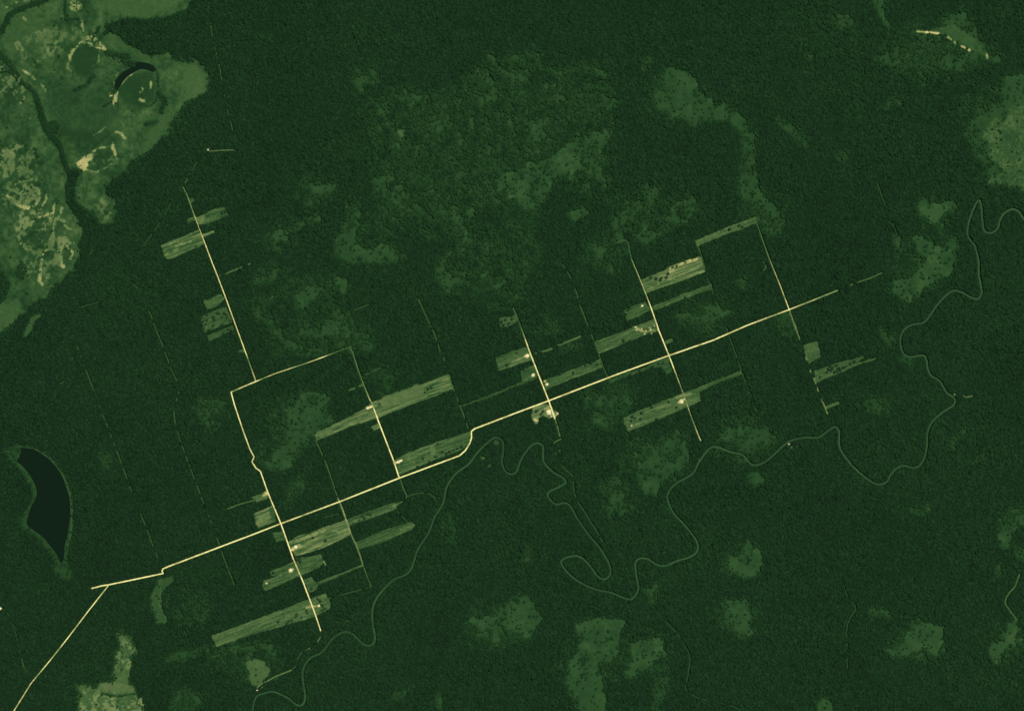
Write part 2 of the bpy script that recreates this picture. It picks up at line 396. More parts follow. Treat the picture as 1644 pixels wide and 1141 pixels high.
swamp(72, "1520,60 1512,30 1545,18 1562,38 1575,62 1605,95 1560,100", 6, 6)
for t, w, s in [(150, 2.2, "1472,51 1487,52"), (190, 3.2, "1487,52 1506,54"), (150, 3, "1523,60 1527,64"), (170, 3, "1540,73 1549,77 1556,81"),
                (150, 3, "1585,88 1585,94"), (130, 2, "1532,67 1534,70")]:
    sand(t, w, s, brk=-.6)
band(48, 1.6, "1506,56 1518,58", .7, .3, open_=.3, cls=0)
# lake margin
patch(76, "30,712 48,716 70,725 85,736 98,752 108,770 116,790 118,820 117,850 110,880 108,900 117,918 112,930 100,925 88,905 90,895 62,862 40,848 36,836 46,812 54,798 50,778 40,762 24,742 14,735 8,722 18,718", 3.0, 2.0, open_=0.55)
band(86, 3, "45,718 60,722 80,735 100,760 112,792 116,820 115,850 108,885", 1.2, .8, open_=.9)
band(78, 2, "28,745 44,758 58,780 58,800 46,822", 1, .6, open_=.9)
patch(70, "15,715 32,712 30,740 20,735", 4, 4); patch(72, "88,890 108,895 118,925 100,930 86,915", 4, 4)
patch(72, "30,832 44,826 48,850 38,848", 4, 3)

# ------------------------------------------------------------------ cleared farm fields
# (tone, outline, label, furrow strength, trees left standing: "x,y x,y" or count)
FIELDS = [
    (84, "303,318 311,317.5 313,322 305,327", "tiny green clearing beside the top end of the northwest dirt road", 2, ""),
    (90, "300,352 313,348 318,349 340,337 360,331 368,345 345,355 325,361 317,360 313,353 302,358", "ragged green field crossing the northwest dirt road, the uppermost large one there", 9, "357,341 362,339"),
    (101, "259,394 270,388 312,372 321,369 324,377 343,369.5 345,374 326,381 327,393 310,400 275,416 266,414", "pale furrowed field west of the northwest road with a thin bright arm to its east", 15, "315,395"),
    (98, "328,482 345,475 355,471 361,478 352,489 333,497 330,490", "small pale furrowed field west of the northwest road, directly above the tree dotted field", 6, ""),
    (93, "321,510 330,504 363,492 372,512 372,517 328,534 326,520", "tree dotted green field west of the northwest road", 3,
     "349,502 343,508 353,503 361,502 364,505 357,508 365,510 333,505 324,509 327,516 333,513 331,520 343,522 358,520 356,522 370,516 327,526 336,529 345,512"),
    (86, "333,538 374,522 377,529 340,546 335,546", "thin dark green strip field just below the tree dotted field", 3, "367,528 372,529 359,535"),
    (92, "382,562 392,560 393,565 384,566", "tiny clearing touching the northwest road near its lower end", 1, ""),
    (100, "404,798 411,795 430,785.5 434,795 426,801 413,805", "wedge of bare pale ground beside the road bend, above the striped square field", 6, ""),
    (108, "408,824 437,811 442,838 443,836 416,848 411,840", "striped pale square field west of the southwest road junction", 14, ""),
    (86, "438,855 457,852 461,866 444,869", "small green plot west of the south road just under the junction", 2, ""),
    (113, "462,869 480,860 500,853 530,843 556,833 565,857 523,877 490,889 474,892", "large bright streaked field southeast of the southwest road junction", 17, "523,867 503,862"),
    (90, "556,834 586,822 633,805.5 638,816 615,825 586,835 562,843", "narrow green strip field ending in a bright patch near the forest bend, north of its twin", 6, "583,828 587,831 596,826 592,824 585,832"),
    (93, "572,870 611,852 660,837 667,842 664,848 646,856 620,868 576,881", "narrow streaked strip field with rounded east end, south of its twin", 8, ""),
    (92, "433,916 455,908 473,901 484,894 516,889 521,902 511,911 486,922 455,936 426,948 421,940 424,931 456,921 436,924", "patchy green field on both sides of the south road with two bright farmyards", 6, "477,899 482,897 483,901 476,895 440,918"),
    (93, "487,930 501,925 505,932 511,937 510,945 497,952", "small green plot east of the south road where the thin strip begins", 5, "501,944"),
    (92, "508,934 545,920 575,908 582,905 584,908 575,911 545,924 511,939", "very thin pale strip running from the small plot to the forest trail", 3, ""),
    (100, "340,1021 345,1018 411,993.5 523,951 530,965 530,976 506,989 461,1002 411,1016 348,1038", "longest wide field reaching southwest from the south road near its end", 5,
     "477,985 476,989 469,995 463,998 461,1000 465,996 485,990 494,983 493,979 447,997 519,972 518,978 522,976 513,962 515,964 510,960 517,970"),
    (94, "646,730 696,711 740,696 756,691 757,700 752,713 736,724 690,741 646,760 641,762 637,745 633,738", "broad furrowed field between the main road and the forest, with a farmyard at its west end", 9,
     "703,712 680,735 711,725 742,716 735,719 729,722 723,724 718,727 700,732 671,748 690,740"),
    (104, "576,660 598,645 640,630 671,619 681,615 721,599 728,624 696,637 680,642 608,670 561,685 508,707 504,697 536,681", "longest striped field crossing the central north road", 11, "683,629 688,624 693,622 610,648"),
    (115, "596,684 608,679 611,686 600,691 598,686", "small bright plot west of the central north road", 2, ""),
    (82, "741,650 780,636 822,619 862,603 864,607 822,622 780,640 742,653", "long thin dark green strip between the forest trail and the farm road", 3, ""),
    (94, "796,574 822,563 848,556 857,577 822,587 801,595", "green field west of the farm road crossed by a pale driveway", 6, "815,585 830,566"),
    (95, "801,510 812,508 821,509 826,505 831,510 829,517 815,524 803,525", "small speckled clearing at the top end of the farm road", 3, "806,516 812,513 818,519 823,511 809,521"),
    (85, "836,595 857,585 864,607 839,612", "small dark green plot west of the farm road with a bright yard", 4, "842,592 848,589"),
    (94, "872,610 912,596 922,592 964,576 968,590 922,606 876,626", "strip field just above the main road, east of the central crossroads", 7, "921,598 940,586 950,583 899,600 959,584"),
    (82, "976,610 1000,600 1035,590 1060,574 1073,573 1080,597 1070,600 1062,588 1040,592 1010,603 980,615", "thin dark green strip hugging the underside of the main road", 4, "1058,583 1049,588 1028,594 1065,582 1012,601"),
    (98, "1001,670 1047,650 1097,631 1122,626 1126,642 1107,652 1047,677 1009,692 1003,682", "large speckled field west of the east farm road below the main road", 5,
     "1016,668 1020,671 1031,662 1047,653 1074,645 1014,675 1029,672 1055,672 1087,653 1022,690"),
    (89, "1099,630 1150,610 1189,595 1192,600 1147,617 1107,637", "narrow tapering green strip east of the east farm road below the main road", 4, ""),
    (95, "954,548 1019,524 1049,512 1058,531 1037,537 1010,548 961,568", "streaked strip field with bright heaps of cleared earth at its east end", 9, "1001,545 1002,548"),
    (93, "1068,547 1079,542 1082,547 1069,552", "tiny green plot just above the eastern crossroads", 2, ""),
    (93, "1002,497 1018,490 1037,484 1044,497 1030,506 1007,515", "short green field west of the east farm road with a single white dot", 7, "1009,497 1006,504 1012,493"),
    (92, "1046,492 1096,472 1142,455 1144,464 1109,475 1051,499", "thin green strip east of the east farm road, under the bright field", 6, "1100,477"),
    (112, "1029,449 1048,441 1067,434 1072,428 1122,412 1126,415 1133,427 1133,436 1090,452 1038,471", "bright field with pale scraped earth along its upper edge", 14, "1054,447 1061,449 1062,446 1070,445 1073,439 1045,445 1087,427 1080,429"),
    (98, "1116,386 1160,368 1212,347 1216,357 1190,368 1150,382 1119,395", "narrow field running uphill to the top of the northeast road", 6, "1187,362 1192,364 1172,368"),
    (93, "1289,554 1313,547 1318,572 1299,584 1293,570", "stubby green field at the east side of the southern trail", 2, ""),
    (93, "1307,595 1330,587 1348,581 1388,571 1389,573 1376,582 1407,574 1404,577 1373,588 1340,602 1310,614", "green strip full of dark tree clumps, east of the southern trail", 3,
     "1331,592 1333,588 1335,594 1343,586 1347,590 1345,595 1355,589 1358,588 1366,583 1328,597 1317,605 1373,580 1337,590 1341,597 1350,593"),
    (97, "1323,650 1328,652 1346,643 1348,648 1327,656", "little bright clearing at the bottom of the southern trail", 2, ""),
    (118, "856,655 862,650 880,648 884,652 889,658 897,661 898,664 888,668 882,671 872,667 866,670 864,679 860,681 856,675 853,668", "bare mottled village clearing just south of the central crossroads", 6, "872,660 869,664 862,660"),
]
for i, (tn, s, lb, fur, tr) in enumerate(FIELDS):
    b, a = patch(tn - 1, s, 0.9, 1.1, open_=1.0, amp=7, cls=10 + i, grow=0.4)
    T[b] += a * (STREAK[b] * (fur * 2.2 + 6) + RND[b] * 9.0 + 16 * np.clip(N2[b] + RND[b] * .8 - .75, 0, 1))
    O[b] = np.where(a > .4, 2.0, O[b])
FD = dict(open_=2.0, cls=0)


def mark(t, w, s, soft=1.0, rough=.7, brk=None, amp=10):
    band(t, w, s, soft, rough, brk=brk, amp=amp, **FD)


mark(165, 4.5, "1076,432 1088,427 1100,421 1118,416", brk=-.3, amp=35); mark(150, 6, "1074,435 1095,428", brk=-.2, amp=30)
mark(125, 5, "1045,462 1075,448 1090,443", brk=0); mark(140, 2, "324,379 343,371"); mark(132, 3, "270,400 290,392 312,386", brk=-.1, amp=22)
mark(125, 3, "268,408 285,400", brk=0); mark(130, 5, "477,868 500,859 520,852", brk=-.2, amp=20); mark(140, 3, "535,852 542,853", brk=-.3, amp=20)
mark(120, 3, "495,880 515,872", brk=0); mark(118, 10, "421,832 428,829", brk=-.5); mark(122, 3, "411,838 440,826", brk=-.2)
mark(85, 8, "436,818 440,832"); mark(112, 20, "620,645 672,626", 4, 2, amp=8); mark(112, 8, "512,700 530,693", 2, 1, brk=-.1)
mark(112, 3, "574,678 578,670"); mark(112, 9, "694,718 696,726", 2, 2); mark(112, 9, "655,742 665,738", 2, 2, brk=-.2)
for k in range(4):
    mark(72, 1.6, f"{684+k},{622+4.5*k} {702+2*k},{615.5+4.5*k}")
mark(118, 5, "632,812 638,808"); mark(112, 2, "560,840 600,826", brk=0); mark(112, 6, "318,352 328,348", brk=-.3); mark(120, 4, "322,358 326,352", brk=-.2)
mark(110, 3, "820,588 848,575"); mark(140, 1.6, "822,581 832,577 845,572"); mark(118, 4, "1010,685 1030,676", brk=0); mark(116, 4, "1055,655 1075,650", brk=-.2)
mark(125, 4, "1085,638 1100,634 1115,632", brk=-.1); mark(112, 2, "1050,497 1075,487", brk=0); mark(112, 5, "398,1012 400,1013", brk=-.3)
mark(150, 2, "1020,525 1028,530 1037,533 1044,531 1052,530", brk=-.8, amp=30); mark(130, 5, "1040,527 1055,526", brk=.1, amp=40)
for x, y in pts("1020,525 1022,530 1030,528 1037,531 1044,529 1050,523 1052,533 1056,529 1046,535 1035,536"):
    mark(205, 2.2, f"{x},{y} {x+.3},{y}", .7, .2, amp=4)
mark(150, 6, "876,656 884,655", 1.5, 1.5, brk=-.4, amp=30); mark(140, 3, "873,660 865,665 861,672", brk=-.5); mark(175, 4, "858,673 862,675", brk=-.5, amp=25)
# bare yards
YARDS = [(881, 661, 3.4, 240), (888, 664, 1.6, 210), (895, 664, 1.6, 165), (878, 617, 2.0, 230), (875, 612, 1.3, 170), (847, 571, 2.8, 235), (843, 572, 1.4, 200), (856, 602, 2.2, 225),
         (475, 878, 2.6, 245), (467, 915, 2.7, 240), (470, 913, 1.4, 190), (428, 936, 1.8, 190), (512, 972, 1.8, 240), (640, 741, 2.6, 235), (644, 739, 1.8, 230), (636, 743, 1.4, 220),
         (590, 655, 1.8, 235), (428, 792, 3.6, 180), (424, 795, 2.6, 165), (1094, 644, 3.2, 215), (1090, 646, 2, 180), (1014, 683, 1.4, 170), (1031, 491, 1.2, 225), (597, 686, 1.8, 130),
         (413, 1107, 1.5, 235), (422, 1101, 1.2, 235), (334, 240, 2.2, 170), (0, 976, 3.2, 200), (1267, 713, 2.0, 140), (1271, 718, 2.0, 105), (775, 735, 3.0, 95),
         (1533, 633, 1.4, 120), (480, 876, 3, 150), (471, 882, 1.6, 190), (523, 1030, 1.4, 90), (786, 747, 3, 84), (797, 710, 4, 78), (1280, 716, 2, 90), (898, 723, 2.6, 100), (893, 726, 1.6, 95)]
for x, y, r, t in YARDS:
    band(t, 2 * r, f"{x-.4},{y} {x+.4},{y-.2}", 1.2, .9, open_=2.0, amp=10, cls=0)
    bb = box_of([(x, y)], r + 2)
    dd = np.hypot(PX[bb] - x, PY[bb] - y) < r + 1.2
    CLS[bb] = np.where(dd & (CLS[bb] == 0), 1, CLS[bb])

# ------------------------------------------------------------------ roads, trails, river courses
def smooth(P, step=3.0, curve=True):
    P = [np.array(p, float) for p in P]
    out = []
    for i in range(len(P) - 1):
        p1, p2 = P[i], P[i + 1]
        n = max(1, int(np.linalg.norm(p2 - p1) / step))
        p0 = P[i - 1] if i else 2 * p1 - p2
        p3 = P[i + 2] if i + 2 < len(P) else 2 * p2 - p1
        for k in range(n):
            t = k / n
            if curve:
                q = 0.5 * ((2 * p1) + (p2 - p0) * t + (2 * p0 - 5 * p1 + 4 * p2 - p3) * t * t + (3 * p1 - p0 - 3 * p2 + p3) * t ** 3)
            else:
                q = p1 + (p2 - p1) * t
            out.append(q)
    out.append(P[-1])
    return np.array(out)


# name, tone start..end list, width px, path, curved?, label
ROADS = [
    ("main", [220, 245, 245, 235, 195, 235, 228, 222, 250, 245, 240, 222, 208, 200, 140], 2.5,
     "147,944 155,942 162,940 175,938 262,920 260,916 262,912.5 270,909 410,856 451,840 545,805 641,767 738,731 747,723 754,712 757,703 757,692 762,688 822,665 881,643 990,601 1074,570.5 1145,546 1200,522 1232,510 1267,497 1300,484 1340,468 1345,466", False, "pale dirt main road running the length of the colony"),
    ("nw", [110, 150, 175, 205, 215, 215, 200, 190, 190], 2.0, "294,300 300,312 310,340 325,380 342,425 350,445 365,485 382,532 396,570 411,612", False, "thin straight dirt road in the northwest"),
    ("sw", [225, 215, 200, 215, 225, 235, 240, 235, 225, 200], 2.3, "411,612 371,629 376,648 390,690 401,720 408,733 404.5,741 411,751 418,756 430,790 451,840 464,877 471,897 486,932 506,985 515,1012", False, "pale road zigzagging down to the south end of the colony"),
    ("link", [210, 170, 190, 150, 200, 100, 82], 2.0, "411,612 440,600 470,590 497,581 512,575.5 540,565 563,556", False, "fading dirt road along the top of the western block"),
    ("center", [105, 110, 125, 210, 235, 235, 240], 2.4, "562,557 568,571 575,594 583,615 593,640 597,647 608,677 633,742 641,767", False, "central dirt road leading north from the main road"),
    ("diag", [220, 200, 190, 195, 205], 2.1, "175,938 142,980 110,1022 80,1060 50,1096 22,1141 -14,1190", False, "diagonal dirt road leaving by the lower left corner"),
    ("farm", [90, 105, 180, 210, 240, 250, 245], 2.3, "824,495 831,510 837,527 852,569 868,610 881,643 891,672", False, "farm road through the central crossroads"),
    ("east", [130, 165, 175, 215, 235, 235, 215, 150, 170, 130, 190], 2.2, "1014,416 1024,440 1037,472 1046,496 1058,531 1074,570.5 1098,634 1105,655 1113,677 1121,698 1125,707", False, "eastern farm road crossing the main road"),
    ("ne", [95, 115, 130, 150, 170, 200], 1.9, "1214,350 1217,364 1226,390 1235,415 1252,457 1267,497", False, "short dirt road climbing to the northeast corner"),
]
TRAILS = [
    (88, 1.2, "1346,465 1362,459 1380,452 1395,447 1416,438", .05),
    (108, 1.5, "1267,497 1280,533 1288,555 1300,592 1305,603 1309,613 1315,631 1324,652 1333,676", 0.0),
    (78, 1.3, "294,300 301,287 304,279", .1), (73, 1.0, "304,279 325,247 329,243", .1), (92, 1.3, "329,243 345,242 362,241 380,241", -.1),
    (74, 1.0, "380,241 375,215 363,165 353,110 340,50 335,10", .15), (88, 1.8, "353,442 360,440 375,434 388,429 402,423", .0),
    (72, 1.3, "105,505 109,515 122,550 150,625 155,636 165,665 177,695 190,730 203,765 212,790 225,822 236,849 245,873 259,909", .12),
    (72, 1.3, "210,452 227,470 240,500 252,532 261,554 275,592 287,622 280,660 285,692 307,754 330,814 344,849 357,888 372,927 378,945", .12),
    (74, 1.6, "672,480 685,509 698,537 708,567 711,570 721,600 728,622 743,662 752,687", -.05),
    (69, 1.0, "467,597 477,625", .1), (80, 1.3, "508,709 523,742 543,800", -.2), (128, 1.4, "543,800 551,820 563,855", -.3), (108, 1.4, "563,855 576,885 583,907", -.3),
    (82, 1.2, "583,907 590,925 597,943", -.1), (74, 1.2, "903,425 909,432 924,465 932,492 949,535 961,567 969,590 977,607", .0), (80, 1.3, "932,492 941,515 949,535 956,552", -.2),
    (72, 1.1, "1007,695 1014,712 1021,730 1028,748", .0), (69, 1.1, "1122,395 1134,440 1149,480 1164,520 1179,562 1182,570 1194,605 1205,635 1216,662", .08),
    (72, 1.0, "1408,292 1416,315 1425,337 1440,375", .0), (74, 1.0, "568,498 580,493 592,489", -.2),
    (84, 1.2, "643,770 648,784 653,797 645,805 636,810", -.1), (69, 1.4, "653,797 668,792 685,791 697,797 702,805", -.2), (69, 1.1, "638,820 655,838", -.1),
    (98, 1.2, "515,1012 514,1022 508,1033 503,1039 495,1041", -.15), (74, 1.0, "495,1041 484,1048 477,1060 475,1068 468,1075", -.05),
    (100, 1.3, "468,1075 443,1085 432,1091 421,1096 413,1103", -.25), (66, 1.0, "5,975 16,990 25,1015 33,1050 40,1072 46,1078", -.1),
    (78, 1.2, "35,1055 38,1070", -.3), (72, 1.0, "892,728 896,737 908,753 920,765 922,787 928,805 938,820 947,835 960,855 968,870", -.2),
    (105, 1.2, "891,672 896,688 900,703", -.3), (88, 1.2, "901,704 893,708 886,713", -.4), (66, 1.0, "1067,995 1080,1008 1092,1022 1107,1052 1105,1080 1101,1105 1115,1116 1130,1122 1172,1131 1190,1140", -.2),
    (66, 1.0, "1353,935 1362,958 1374,975 1366,990 1360,1007 1360,1040 1361,1075", -.1), (84, 1.6, "1637,921 1630,940 1620,952 1614,966 1622,980 1632,993", -.6),
    (95, 1.4, "1547,635 1553,637 1561,635", -.4), (84, 2.4, "561,626 572,622 583,617", -.3), (70, 1.8, "583,604 597,596 611,590", -.2),
    (86, 2.6, "860,567 882,561 900,553 917,546 940,537", -.05), (84, 1.4, "364,817 385,809 410,802", -.2), (71, 1.0, "520,962 545,955 575,947 595,941", .0),
    (80, 1.3, "1226,420 1230,428 1226,434", -.3), (70, 1.0, "1120,720 1122,740", .2), (76, 1.4, "990,390 1000,386 1008,388 1011,402 1014,416", -.2),
    (150, 1.5, "492,975 500,973 512,972", -.8), (215, 1.8, "590,655 598,652", -.9), (200, 1.8, "633,743 641,741", -.9), (190, 1.4, "467,883 475,878", -.9),
    (70, 1.0, "470,1141 468,1141", -.2), (72, 1.2, "540,998 560,996", .1), (67, 1.0, "85,590 100,615 118,570", .3), (66, 1.0, "1134,440 1128,415 1119,395", .1),
    (68, 1.0, "520,830 545,824", -.1), (115, 1.4, "520,900 523,906", -.4), (140, 1.6, "895,664 890,669", -.9), (66, 1.0, "120,495 150,487 170,482", .1),
    (67, 1.0, "110,440 130,425 150,400", .2), (66, 1.0, "275,325 262,350 246,373 230,395", .2), (66, 1.0, "290,1000 300,1020 315,1035", .2),
]
RIVER = "1700,380 1660,366 1644,352 1636,340 1625,336 1612,343 1605,355 1602,366 1592,374 1580,370 1577,352 1575,328 1571,322 1564,333 1556,355 1553,375 1558,386 1565,395 1571,420 1571,438 1574,455 1576,470 1570,480 1558,477 1544,469 1530,467 1517,476 1503,492 1492,508 1482,518 1465,521 1452,529 1446,542 1446,555 1451,568 1463,573 1475,571 1484,571 1488,580 1489,590 1495,603 1508,611 1520,630 1532,639 1531,650 1513,662 1496,678 1489,695 1488,717 1483,737 1474,749 1463,750 1450,747 1438,753 1430,762 1425,772 1415,777 1403,775 1383,761 1363,741 1349,720 1347,705 1347,692 1341,685 1330,691 1314,702 1293,702 1270,707 1258,715 1245,727 1233,738 1220,745 1207,745 1192,730 1172,725 1149,717 1137,722 1122,742 1112,760 1087,775 1075,787 1072,802 1082,824 1095,838 1108,853 1119,870 1120,883 1109,893 1087,900 1067,908 1053,905 1040,897 1027,896 1020,905 1022,925 1025,945 1017,959 1007,961 982,951 962,947 940,939 917,924 902,906 903,898 915,893 930,893 945,905 960,925 972,929 980,920 977,903 962,878 945,858 927,832 917,814 908,807 892,809 880,797 882,789 904,778 908,772 901,765 885,755 873,740 872,718 869,713 861,711 850,718 837,737 829,757 820,761 811,755 806,742 808,720 806,707 796,702 783,710 766,727 753,744 731,761 717,782 712,806 698,830 688,855 671,882 661,911 651,922 631,931 608,955 599,974 598,995 602,1025 596,1035 583,1033 566,1017 553,1014 538,1021 526,1035 516,1047 498,1056 488,1070 486,1087 490,1118 485,1131 475,1130 461,1119 440,1110 425,1112 411,1119 405,1145 400,1200"
RIVER_P = smooth(pts(RIVER), 2.5)


def clear_along(P, r, tone, soft=1.0, gate=None, seed=0):
    """open the canopy along a course and tint its verge"""
    b = box_of([tuple(p) for p in P], r + 6)
    # work segment by segment to keep boxes small
    n = len(P)
    step = 12
    for i in range(0, n - 1, step):
        Q = [tuple(p) for p in P[i:i + step + 1]]
        bb = box_of(Q, r + 5)
        if PX[bb].size == 0:
            continue
        d, _ = d_line(Q, bb)
        if gate is not None:
            g = (0.7 * N9[bb] + 0.5 * N4[bb]) > gate
        else:
            g = np.ones(d.shape, bool)
        m = (d < r + 0.25 * N2[bb]) & g
        LOW[bb] |= m
        a = sstep((r + 0.6 - d) / soft) * g
        T[bb] = np.where(a > 0, T[bb] * (1 - a) + np.maximum(T[bb], tone) * a, T[bb])
        CLS[bb] = np.where(m & ((CLS[bb] == 0) | (CLS[bb] == 3)), 1, CLS[bb])


road_paths = []
for nm, tones, w, s, cv, lb in ROADS:
    P = smooth(pts(s), 2.0, cv)
    L = np.concatenate([[0], np.cumsum(np.linalg.norm(np.diff(P, axis=0), axis=1))])
    tn = np.interp(L / L[-1], np.linspace(0, 1, len(tones)), tones)
    clear_along(P, w / 2 + 0.75, 84, 1.3)
    road_paths.append((P, tn, w, lb))
trail_paths = []
for tn, w, s, gate in TRAILS:
    gate = gate - .2
    P = smooth(pts(s), 2.0, True)
    clear_along(P, w / 2 + 0.9, tn + 3, 1.3, gate=gate)
    trail_paths.append((P, np.full(len(P), float(tn) + 15), w * 1.5, gate))
clear_along(RIVER_P, 2.35, 66, 1.6)

LAKE = smooth(pts("33,718 43,719 55,721 68,729 80,738 90,749 100,764 107,783 112,800 113,820 112,835 110,850 108,862 104,875 103,893 99,904 96,901 92,892 87,884 80,875 70,863 60,855 47,846 43,840 44,832 49,815 57,800 59,789 55,776 46,760 34,746 27,740 31,733 33,724 33,718"), 2.0)
POND = smooth(pts("186,145 184,138 187,127 197,116 207,111 216,107 220,101 228,100 238,102 246,106 250,112 246,116 237,113 226,111.5 215,116.5 203,125 195,135 190,143 186,145"), 1.5)
for P in (LAKE, POND):
    bb = box_of([tuple(p) for p in P], 6)
    sd = sd_poly([tuple(p) for p in P[:-1]], bb)
    LOW[bb] |= sd < 0.9
    CLS[bb] = np.where((sd < 0.9) & (CLS[bb] != 2), 3, CLS[bb])

# ------------------------------------------------------------------ canopy: one dome per tree, heights in metres
SP = 2.65
gx, gy = int(W / SP) + 4, int(H / SP) + 4
jx = (np.arange(gx)[None, :] + rng.random((gy, gx))) * SP - SP
jy = (np.arange(gy)[:, None] + rng.random((gy, gx))) * SP - SP
ix = np.clip(jx.astype(int), 0, W - 1); iy = np.clip(jy.astype(int), 0, H - 1)
to = O[iy, ix]
tree_ok = (rng.random((gy, gx)) > to) & ~LOW[iy, ix]
rad = rng.uniform(1.4, 2.35, (gy, gx))
hei = np.clip(17.5 + rng.normal(0, 1, (gy, gx)) * np.clip(2.9 + 1.6 * N60[iy, ix] + N20[iy, ix], 1.2, 5), 10, 28)
emg = rng.random((gy, gx)) < 0.03
hei = np.where(emg, hei + 5, hei)
rad = np.where(emg, 2.85, rad)
thin = np.clip((to - 0.05) * 3, 0, 1)
hei = hei * (1 - 0.45 * thin); rad = rad * (1 - 0.22 * thin)
ttone = rng.normal(0, 4.2, (gy, gx))
cxi = np.floor(np.arange(W) / SP).astype(int) + 1
cyi = np.floor(np.arange(H) / SP).astype(int) + 1
Z = np.zeros((H, W), np.float32); TT = np.zeros((H, W), np.float32)
UX = np.arange(W)[None, :].astype(np.float32); UY = np.arange(H)[:, None].astype(np.float32)
for dy in (-1, 0, 1):
    for dx in (-1, 0, 1):
        a, c = np.ix_(np.clip(cyi + dy, 0, gy - 1), np.clip(cxi + dx, 0, gx - 1))
        d2 = (UX - jx[a, c]) ** 2 + (UY - jy[a, c]) ** 2
        q = d2 / rad[a, c] ** 2
        z = np.where((q < 1) & tree_ok[a, c], hei[a, c] * (1 - 0.35 * q), 0)
        up = z > Z
        Z = np.where(up, z, Z); TT = np.where(up, ttone[a, c], TT)
Z = Z.astype(np.float32)
ufl = np.clip(10.0 - 9 * O, 6, 10)
under = (Z < ufl) & (O < 0.42) & ~LOW
Z = np.where(under, ufl + 1.5 * RND, Z)
is_tree = (Z > 2) & ~LOW & (CLS < 10)
# low growth on open ground
shrub = np.clip(0.8 + 1.2 * N2 + 0.9 * RND, 0.05, 3) * np.where(CLS >= 10, 0.25, np.where(CLS == 3, 1.1, 0.7))
shrub = np.where(T > 115, 0.15, shrub)
Z = np.where(is_tree, Z, shrub)
Z = np.where(LOW, 0.0, Z).astype(np.float32)
CLS = np.where((~is_tree) & (CLS == 0), np.where(O > 0.25, 3, 1), CLS)
# tone of the canopy itself
CAN = 49.0 + 0.95 * np.clip(T - 49, -8, 26) * np.where(O > .55, .35, 1) + TT + 1.0 * RND
TON = np.where(is_tree, CAN + 3.0, T)
FORE_GAIN = 1.0
RGBA = tone_rgba(TON)
RGBA[..., 0] *= np.where(is_tree, .93, .96); RGBA[..., 2] *= np.where(is_tree, .92, .97)

# ------------------------------------------------------------------ materials
def nodes_mat(name, rough=0.9, spec=0.12):
    m = bpy.data.materials.new(name)
    m.use_nodes = True
    nt = m.node_tree
    p = nt.nodes['Principled BSDF']
    p.inputs['Roughness'].default_value = rough
    p.inputs['Specular IOR Level'].default_value = spec
    return m, nt, p


def tint_mat(name, scales, rough=0.95, spec=0.05, gain=1.0, stretch=None, warm=0.0):
    """attribute colour multiplied by procedural noise (scales: (size in m, strength))"""
    m, nt, p = nodes_mat(name, rough, spec)
    N = nt.nodes; Lk = nt.links
    at = N.new('ShaderNodeAttribute'); at.attribute_name = 'tint'
    geo = N.new('ShaderNodeNewGeometry')
    cur = at.outputs['Color']
    for k, (size, amt) in enumerate(scales):
        mp = N.new('ShaderNodeMapping'); mp.vector_type = 'POINT'
        if stretch and k == 0:
            mp.inputs['Rotation'].default_value = (0, 0, FUR)
            mp.inputs['Scale'].default_value = (1 / (size * stretch), 1 / size, 1 / size)
        else:
            mp.inputs['Scale'].default_value = (1 / size,) * 3
        Lk.new(geo.outputs['Position'], mp.inputs['Vector'])
        no = N.new('ShaderNodeTexNoise'); no.inputs['Detail'].default_value = 3
        no.inputs['Scale'].default_value = 1.0
        Lk.new(mp.outputs[0], no.inputs['Vector'])
        mr = N.new('ShaderNodeMapRange')
        mr.inputs['From Min'].default_value = 0.25; mr.inputs['From Max'].default_value = 0.75
        mr.inputs['To Min'].default_value = gain * (1 - amt) if k == 0 else 1 - amt
        mr.inputs['To Max'].default_value = gain * (1 + amt) if k == 0 else 1 + amt
        Lk.new(no.outputs['Fac'], mr.inputs['Value'])
        mul = N.new('ShaderNodeVectorMath'); mul.operation = 'SCALE'
        Lk.new(cur, mul.inputs[0]); Lk.new(mr.outputs[0], mul.inputs['Scale'])
        cur = mul.outputs[0]
    Lk.new(cur, p.inputs['Base Color'])
    return m


MAT_FOREST = tint_mat('canopy_leaves', [(9, .12), (160, .07)], gain=1.07)
MAT_GROUND = tint_mat('forest_floor', [(12, .15)])
MAT_GRASS = tint_mat('grassland_turf', [(14, .18), (60, .08)])
MAT_MARSH = tint_mat('swamp_scrub', [(12, .15), (50, .06)])
MAT_FIELD = tint_mat('tilled_field', [(10, .24), (9, .16)], stretch=7)
MAT_ROAD = tint_mat('packed_dirt', [(22, .10), (7, .08)], gain=1.15)
MAT_TRAIL = tint_mat('overgrown_dirt', [(30, .15)])
MAT_RIVER = tint_mat('silty_water', [(60, .10)], rough=.6, spec=.08)
MAT_LAKE, nt, p = nodes_mat('dark_lake_water', .35, .03)
p.inputs['Base Color'].default_value = (.0032, .0108, .0050, 1)
nz = nt.nodes.new('ShaderNodeTexNoise'); nz.inputs['Scale'].default_value = .05
bm_ = nt.nodes.new('ShaderNodeBump'); bm_.inputs['Strength'].default_value = .03
nt.links.new(nz.outputs['Fac'], bm_.inputs['Height']); nt.links.new(bm_.outputs[0], p.inputs['Normal'])


